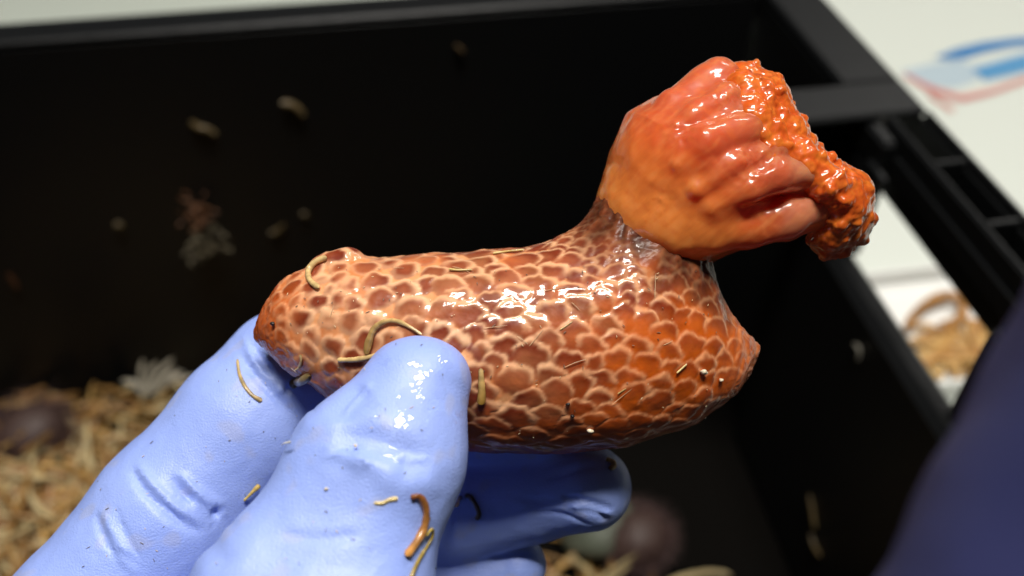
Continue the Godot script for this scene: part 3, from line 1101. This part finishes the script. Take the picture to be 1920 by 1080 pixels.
func make_crate_contents() -> void:
	var tan := Color(0.30, 0.21, 0.09)
	var back := -0.4505
	var put := func(list: Array, axis: int, v: float) -> Array:
		var out := []
		for e in list:
			out.append(on(e[0], e[1], axis, v))
		return out
	bit("worm_tube", "tan worm tube stuck on the crate's back wall, left one of the upper pair", "worm tube", put.call([[356, 227], [370, 238], [388, 242], [406, 252]], 2, back), 0.0026, 0.0024, tan)
	bit("worm_tube", "bent tan worm tube stuck on the crate's back wall, right one of the upper pair", "worm tube", put.call([[526, 194], [545, 196], [560, 205], [570, 219]], 2, back), 0.0026, 0.0022, tan)
	bit("worm_tube", "faint tan worm tube on the back wall just above the animal's tail", "worm tube", put.call([[505, 438], [520, 434], [536, 418]], 2, back), 0.0024, 0.0024, tan * 0.6)
	bit("worm_tube", "rusty worm tube on the back wall at the left frame edge", "worm tube", put.call([[14, 512], [24, 526], [34, 542]], 2, back), 0.0028, 0.002, Color(0.22, 0.09, 0.04))
	bit("worm_tube", "tiny tan speck of tube high on the back wall", "worm tube", put.call([[852, 86], [862, 92], [868, 101]], 2, back), 0.0016, 0.002, Color(0.2, 0.13, 0.06))
	bit("worm_tube", "tiny tan crumb of tube on the back wall, left of the rusty clump", "worm tube", put.call([[217, 424], [222, 421], [229, 426]], 2, back), 0.0026, 0.0024, tan * 0.7)
	bit("worm_tube", "tiny tan crumb of tube on the back wall, right of the faint tube", "worm tube", put.call([[565, 404], [571, 402], [577, 408]], 2, back), 0.0022, 0.0022, tan * 0.5)
	bit("worm_tube", "pale crescent of worm tube on the crate's right wall under the hand hole", "worm tube", put.call([[1600, 644], [1609, 652], [1611, 664], [1608, 677]], 0, 0.2055), 0.0012, 0.0012, Color(0.45, 0.42, 0.34))
	bit("worm_tube", "straight tan worm tube in the dark lower right of the crate, the upper of two", "worm tube", put.call([[1517, 926], [1522, 950], [1526, 976], [1528, 992]], 0, 0.2055), 0.0013, 0.0015, tan)
	bit("worm_tube", "straight tan worm tube in the dark lower right of the crate, the lower of two", "worm tube", put.call([[1519, 1000], [1526, 1022], [1538, 1044]], 0, 0.2055), 0.0013, 0.0016, tan)
	# clumps on the back wall
	rng.seed = 3
	for e in [[372, 395, "rusty brown clump of fibres stuck on the back wall", Color(0.16, 0.07, 0.03), 0.010], [387, 450, "whitish fluffy tuft on the back wall below the rusty clump", Color(0.19, 0.16, 0.10), 0.011]]:
		var c := on(e[0], e[1], 2, back + 0.003)
		var st := begin()
		for k in 46:
			var d: Vector3 = Vector3(rng.randfn() * 0.45, rng.randfn() * 0.55, absf(rng.randfn()) * 0.25) * e[4]
			var d2: Vector3 = d + Vector3(rng.randfn(), rng.randfn(), rng.randf()) * e[4] * 0.35
			tube(st, [d, (d + d2) * 0.5 + Vector3(rng.randfn(), rng.randfn(), 0) * e[4] * 0.12, d2], 0.0009, 0.0005, 5, 3, 0.0, e[3], e[3])
		var o := mesh_node("fibre_clump", st.commit(), tinted("dull tube", 0.5), self)
		o.transform = Transform3D(crate.basis, crate * c)
		tag(o, e[2], "fibre clump")
	# heap of worm tubes at the left
	rng.seed = 19
	var heap := func(x: float, z: float) -> float:
		var h := 0.060 * exp(-pow((x + 0.24) / 0.10, 2) - pow((z + 0.32) / 0.10, 2)) + 0.014 * exp(-pow((x - 0.04) / 0.08, 2) - pow((z + 0.24) / 0.06, 2))
		return -0.489 + h + 0.006 * n1.get_noise_2d(x * 400.0, z * 400.0)
	var st := begin()
	for k in 900:
		var x: float = -0.24 + rng.randfn() * 0.075
		var z: float = -0.315 + rng.randfn() * 0.07
		if k > 790:
			x = 0.04 + rng.randfn() * 0.05
			z = -0.235 + rng.randfn() * 0.03
		if z < -0.44 or x < -0.325 or z > -0.1:
			continue
		noodle(st, heap, x, z, -0.004)
	var mass := mesh_node("worm_tube_heap", st.commit(), tinted("tan tube", 0.38), self)
	mass.transform = crate
	tag(mass, "dense heap of tangled tan worm tubes on the crate floor, lower left", "worm tubes")
	mass.set_meta("kind", "stuff")
	for k in 24:
		var x: float = -0.235 + rng.randfn() * 0.05
		var z: float = -0.33 + rng.randfn() * 0.05
		if z < -0.43 or x < -0.32:
			continue
		st = begin()
		noodle(st, heap, x, z, 0.004)
		var o := mesh_node("loose_worm_tube", st.commit(), tinted("tan tube", 0.38), self)
		o.transform = crate
		tag(o, "loose tan worm tube lying on top of the tangled heap at the lower left", "worm tube", "loose worm tubes on the heap")
	# two purple urchins
	urchin(on(62, 812, 1, -0.435), 0.024, "dusky purple fuzzy urchin lying on the tan heap at the left")
	urchin(on(1196, 1008, 1, -0.468), 0.021, "brownish purple fuzzy urchin on the crate floor beneath the fingertip")
	# grey green stone beside the second urchin
	var sp := on(1112, 968, 1, -0.47)
	var stone := mesh_node("stone", lump(26.0, 0.35, 4.0, 0.7, 28), plain("grey green stone", lin(0.10, 0.115, 0.085), 0.5), self)
	stone.transform = Transform3D(crate.basis, crate * sp)
	tag(stone, "grey green stone on the crate floor behind the blue fingertip", "stone")
	# pale frond beside the index finger
	var fp := on(272, 742, 1, -0.43)
	st = begin()
	rng.seed = 41
	for k in 9:
		var a := -0.9 + k * 0.28 + rng.randf_range(-0.1, 0.1)
		var l := rng.randf_range(0.016, 0.034)
		var d := Vector3(sin(a), cos(a) * 0.75, -0.3)
		tube(st, [Vector3.ZERO, d * l * 0.5 + Vector3(0.003, 0.002, 0), d * l + Vector3(rng.randf_range(0.002, 0.010), -0.002, 0)], 0.0022, 0.0012, 6, 5, 0.0, Color(0.42, 0.40, 0.33), Color(0.36, 0.32, 0.24))
	var fr := mesh_node("pale_frond", st.commit(), tinted("dull tube", 0.5), self)
	fr.transform = Transform3D(crate.basis, crate * fp)
	tag(fr, "pale branching frond standing at the heap's edge beside the index finger", "frond")

func noodle(st: SurfaceTool, heap: Callable, x: float, z: float, lift: float) -> void:
	var a := rng.randf() * TAU
	var l := rng.randf_range(0.018, 0.046)
	var pts := []
	var bend := rng.randfn() * 0.9
	var tilt := rng.randfn() * 0.25
	var px := x
	var pz := z
	for k in 7:
		pts.append(Vector3(px, (heap as Callable).call(px, pz) + lift + tilt * l * 0.5 * (k - 3) + rng.randf() * 0.003, pz))
		a += bend * 0.4 + rng.randfn() * 0.12
		px = clampf(px + cos(a) * l * 0.3, -0.33, 0.19)
		pz = clampf(pz + sin(a) * l * 0.3, -0.445, -0.10)
	var r := rng.randf_range(0.0008, 0.0021)
	var c := Color(0.50, 0.31, 0.10).lerp(Color(0.30, 0.15, 0.045), rng.randf())
	var u := rng.randf()
	if u < 0.22:
		c = Color(0.58, 0.46, 0.24)
	elif u < 0.34:
		c = Color(0.40, 0.20, 0.08)
	tube(st, pts, r, r * rng.randf_range(0.6, 1.1), 7, 4, 0.0, c, c * 0.85)

func urchin(at: Vector3, r: float, label: String) -> void:
	var root := thing("sea_urchin", label, "sea urchin", Transform3D(crate.basis, crate * at))
	mesh_node("shell", lump(r * 1000.0 * 0.86, 0.12, r * 900.0, 0.85, 26), plain("urchin shell", lin(0.060, 0.034, 0.028), 0.6), root)
	var st := begin()
	for k in 1400:
		var y := 1.0 - 2.0 * (k + 0.5) / 1400.0
		var an := k * 2.39996
		var d := Vector3(sqrt(1.0 - y * y) * cos(an), y * 0.9, sqrt(1.0 - y * y) * sin(an))
		d += Vector3(rng.randfn(), rng.randfn(), rng.randfn()) * 0.08
		tube(st, [d * r * 0.8, d * r * rng.randf_range(1.0, 1.32)], 0.0006, 0.0003, 4, 1, 0.0, Color(0.11, 0.055, 0.055), Color(0.20, 0.12, 0.11))
	var o := mesh_node("spines", st.commit(), tinted("urchin spines", 0.55), root)
	o.set_meta("kind", "stuff")

func make_surroundings() -> void:
	# bench
	var b := plain("pale bench", lin(0.56, 0.61, 0.54), 0.45)
	var bench := box_part("bench_top", self, Vector3(-2.2, -0.04, -2.4), Vector3(2.2, 0.0, -0.04), b, 0.004)
	bench.set_meta("kind", "structure")
	tag(bench, "pale greenish white bench top under and around the crate", "bench")
	# white sheet with blue and red print
	var w := 0.56
	var sheet := thing("printed_sheet", "white plastic sheet with blue swoosh and red lines, upper right beyond the crate", "sheet", Transform3D(Basis(Vector3.UP, deg_to_rad(CRATE_TURN)), Vector3(0.78, 0.0, -0.66)))
	var inv := sheet.transform.affine_inverse()
	box_part("sheet", sheet, Vector3(-0.50, 0.0005, -0.95), Vector3(0.75, 0.0025, 0.42), plain("white sheet", lin(0.66, 0.70, 0.64), 0.4), 0.0006)
	var ink := func(called: String, list: Array, col: Color, key: String, level: float) -> void:
		var poly := PackedVector2Array()
		for e in list:
			var p: Vector3 = inv * (crate * on(e[0], e[1], 1, -0.497))
			poly.append(Vector2(p.x, p.z))
		var st := begin()
		var tri := Geometry2D.triangulate_polygon(poly)
		for i in tri:
			st.set_normal(Vector3.UP)
			st.add_vertex(Vector3(poly[i].x, level, poly[i].y))
		mesh_node(called, st.commit(), plain(key, col, 0.4), sheet)
	ink.call("pale_blue_patch", [[1690, 132], [1750, 118], [1800, 112], [1835, 128], [1832, 152], [1790, 166], [1740, 160], [1705, 150]], lin(0.44, 0.54, 0.60), "pale blue ink", 0.0030)
	ink.call("blue_swoosh", [[1752, 108], [1790, 92], [1840, 80], [1900, 72], [1960, 68], [1960, 84], [1900, 88], [1850, 98], [1810, 110], [1775, 112]], lin(0.04, 0.20, 0.46), "blue ink", 0.0034)
	ink.call("blue_swoosh", [[1822, 128], [1860, 118], [1910, 104], [1960, 96], [1960, 124], [1900, 140], [1845, 152]], lin(0.10, 0.30, 0.54), "mid blue ink", 0.0036)
	ink.call("red_line", [[1692, 142], [1700, 140], [1750, 165], [1802, 180], [1860, 168], [1960, 132], [1960, 142], [1860, 178], [1805, 192], [1745, 176]], lin(0.58, 0.22, 0.20), "red ink", 0.0040)
	ink.call("red_line", [[1738, 180], [1748, 180], [1790, 206], [1784, 212]], lin(0.60, 0.26, 0.22), "pale red ink", 0.0040)
	# white tray beyond the hand hole, with a coil of brown tube in it
	var at := crate * Vector3(0.40, -0.497, -0.425)
	var tray := thing("white_tray", "shallow white tray seen through the crate's hand hole", "tray", Transform3D(crate.basis, at))
	var wm := plain("white enamel", lin(0.82, 0.83, 0.80), 0.3)
	box_part("base", tray, Vector3(-0.09, 0.001, -0.05), Vector3(0.09, 0.004, 0.07), wm)
	box_part("side", tray, Vector3(-0.09, 0.0045, -0.05), Vector3(0.09, 0.018, -0.046), wm)
	box_part("side", tray, Vector3(-0.09, 0.0045, 0.066), Vector3(0.09, 0.018, 0.07), wm)
	box_part("side", tray, Vector3(-0.09, 0.0045, -0.0455), Vector3(-0.086, 0.018, 0.0655), wm)
	box_part("side", tray, Vector3(0.086, 0.0045, -0.0455), Vector3(0.09, 0.018, 0.0655), wm)
	var coil := begin()
	var brown := Color(0.40, 0.19, 0.05)
	var pts := []
	for e in [[1700, 622], [1712, 596], [1740, 572], [1775, 560], [1800, 570], [1802, 596], [1780, 618], [1748, 630], [1722, 644]]:
		pts.append(on(e[0], e[1], 1, -0.487) - Vector3(0.40, -0.5, -0.425))
	tube(coil, pts, 0.0042, 0.0040, 8, 6, 0.0, brown, brown)
	rng.seed = 23
	for k in 44:
		var c := on(1738 + rng.randf() * 120.0, 628 + rng.randf() * 60.0, 1, -0.488) - Vector3(0.40, -0.5, -0.425)
		var d := Vector3(rng.randfn(), 0.15 * rng.randfn(), rng.randfn()) * 0.014
		var d2 := Vector3(rng.randfn(), 0.15 * rng.randfn(), rng.randfn()) * 0.010
		var tone := brown.lerp(Color(0.62, 0.40, 0.14), rng.randf())
		tube(coil, [c - d, c + d2, c + d], 0.0026, 0.0022, 7, 4, 0.0, tone, tone)
	var o := mesh_node("tube_coil", coil.commit(), tinted("tan tube", 0.38), self)
	o.transform = Transform3D(crate.basis, at)
	tag(o, "looped brown worm tubes lying in the white tray beyond the hand hole", "worm tubes")
	# sleeve close to the lens, the shade on it put into a navy colour
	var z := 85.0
	var near_shape := Field.new()
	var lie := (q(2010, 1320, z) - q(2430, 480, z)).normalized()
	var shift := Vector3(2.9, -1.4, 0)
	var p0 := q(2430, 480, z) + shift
	near_shape.cone(p0 - lie * 150.0 + Vector3(0, 0, -70), p0 - lie * 45.0 + Vector3(0, 0, -12), 24.0, 17.0, 4.0)
	near_shape.cone(p0 - lie * 45.0 + Vector3(0, 0, -12), p0, 17.0, 15.0, 4.0)
	near_shape.cone(p0, p0 + lie * 60.0, 15.0, 16.5, 4.0)
	var m := net(near_shape, Vector3(0, -80, -25), Vector3(150, 165, 110), 2.0)
	settle(m, near_shape)
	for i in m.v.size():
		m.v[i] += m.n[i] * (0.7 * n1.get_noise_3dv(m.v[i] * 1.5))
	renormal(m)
	var shade_tone := plain("navy cloth", lin(0.028, 0.032, 0.115), 0.7, 0.3)
	shade_tone.rim_enabled = true
	shade_tone.rim = 0.3
	relief(shade_tone, noise_tex(0.2, FastNoiseLite.TYPE_SIMPLEX_SMOOTH, 2, false, 4.0, 61), 120.0, 0.1)
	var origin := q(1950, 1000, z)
	var s := mesh_node("shaded_blue_shape", to_mesh(m, origin), shade_tone, self)
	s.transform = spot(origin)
	tag(s, "blurred navy blue sleeve close to the lens at the lower right, its shade put into the colour", "sleeve")

# ================================================================== the scene
func _ready() -> void:
	var cam := Camera3D.new()
	cam.name = "camera"
	cam.fov = 36.0
	cam.near = 0.01
	cam.far = 50.0
	cam.position = EYE
	cam.rotation_degrees = Vector3(PITCH, 0, 0)
	var at := CameraAttributesPhysical.new()
	at.frustum_focal_length = 12.0 / tan(deg_to_rad(18.0))
	at.frustum_focus_distance = FOCUS - 0.010
	at.exposure_aperture = at.frustum_focal_length / 2.4
	at.frustum_near = 0.008
	at.frustum_far = 60.0
	add_child(cam)
	cam.attributes = at
	cam.fov = 36.0
	var env := Environment.new()
	env.background_mode = Environment.BG_COLOR
	env.background_color = lin(0.022, 0.023, 0.025)
	env.tonemap_mode = Environment.TONE_MAPPER_LINEAR
	env.tonemap_exposure = 1.0
	env.sdfgi_enabled = true
	env.ssao_enabled = true
	env.ssil_enabled = true
	var we := WorldEnvironment.new()
	we.name = "environment"
	we.environment = env
	add_child(we)
	# two ceiling panels
	for e in [[Vector3(0.04, 2.15, -0.10), 0.30, 0.8, 4.4], [Vector3(1.2, 2.15, -1.5), 0.28, 1.2, 3.0]]:
		var lampf := thing("ceiling_lamp", "flat white ceiling lamp above the bench" if e[3] > 4.0 else "narrow white ceiling lamp over the right of the bench", "lamp", Transform3D(Basis(), e[0]))
		var glow := plain("lamp glow", Color(1, 1, 1), 0.5)
		glow.emission_enabled = true
		glow.emission = Color(1.0, 0.98, 0.95)
		glow.emission_energy_multiplier = 3.0
		box_part("housing", lampf, Vector3(-e[2] / 2 - 0.02, 0.012, -e[1] / 2 - 0.02), Vector3(e[2] / 2 + 0.02, 0.07, e[1] / 2 + 0.02), plain("lamp housing", lin(0.7, 0.7, 0.7), 0.5), 0.004)
		box_part("lamp_panel", lampf, Vector3(-e[2] / 2, 0.004, -e[1] / 2), Vector3(e[2] / 2, 0.0115, e[1] / 2), glow, 0.002)
		var l := AreaLight3D.new()
		l.name = "lamp_light"
		l.area_size = Vector2(e[2], e[1])
		l.light_energy = e[3]
		l.light_color = Color(1.0, 0.98, 0.95)
		l.shadow_enabled = true
		l.rotation_degrees = Vector3(-90, 0, 0)
		lampf.add_child(l)
	frame = Transform3D(cam.basis, EYE + cam.basis * Vector3(0, 0, -FOCUS))
	crate = Transform3D(Basis(Vector3.UP, deg_to_rad(CRATE_TURN)), EYE)
	n1.noise_type = FastNoiseLite.TYPE_SIMPLEX_SMOOTH
	n1.frequency = 0.05
	n1.fractal_octaves = 2
	n2.noise_type = FastNoiseLite.TYPE_SIMPLEX_SMOOTH
	n2.frequency = 0.05
	n2.seed = 9
	n2.fractal_octaves = 3
	n3.noise_type = FastNoiseLite.TYPE_SIMPLEX
	n3.frequency = 0.05
	n3.seed = 4
	n3.fractal_octaves = 1
	cell.noise_type = FastNoiseLite.TYPE_CELLULAR
	cell.cellular_return_type = FastNoiseLite.RETURN_DISTANCE
	cell.frequency = 1.0
	cell.fractal_type = FastNoiseLite.FRACTAL_NONE
	make_surroundings()
	make_crate()
	make_crate_contents()
	make_fields()
	make_animal()
	make_hand()
	make_water()
	make_bits()
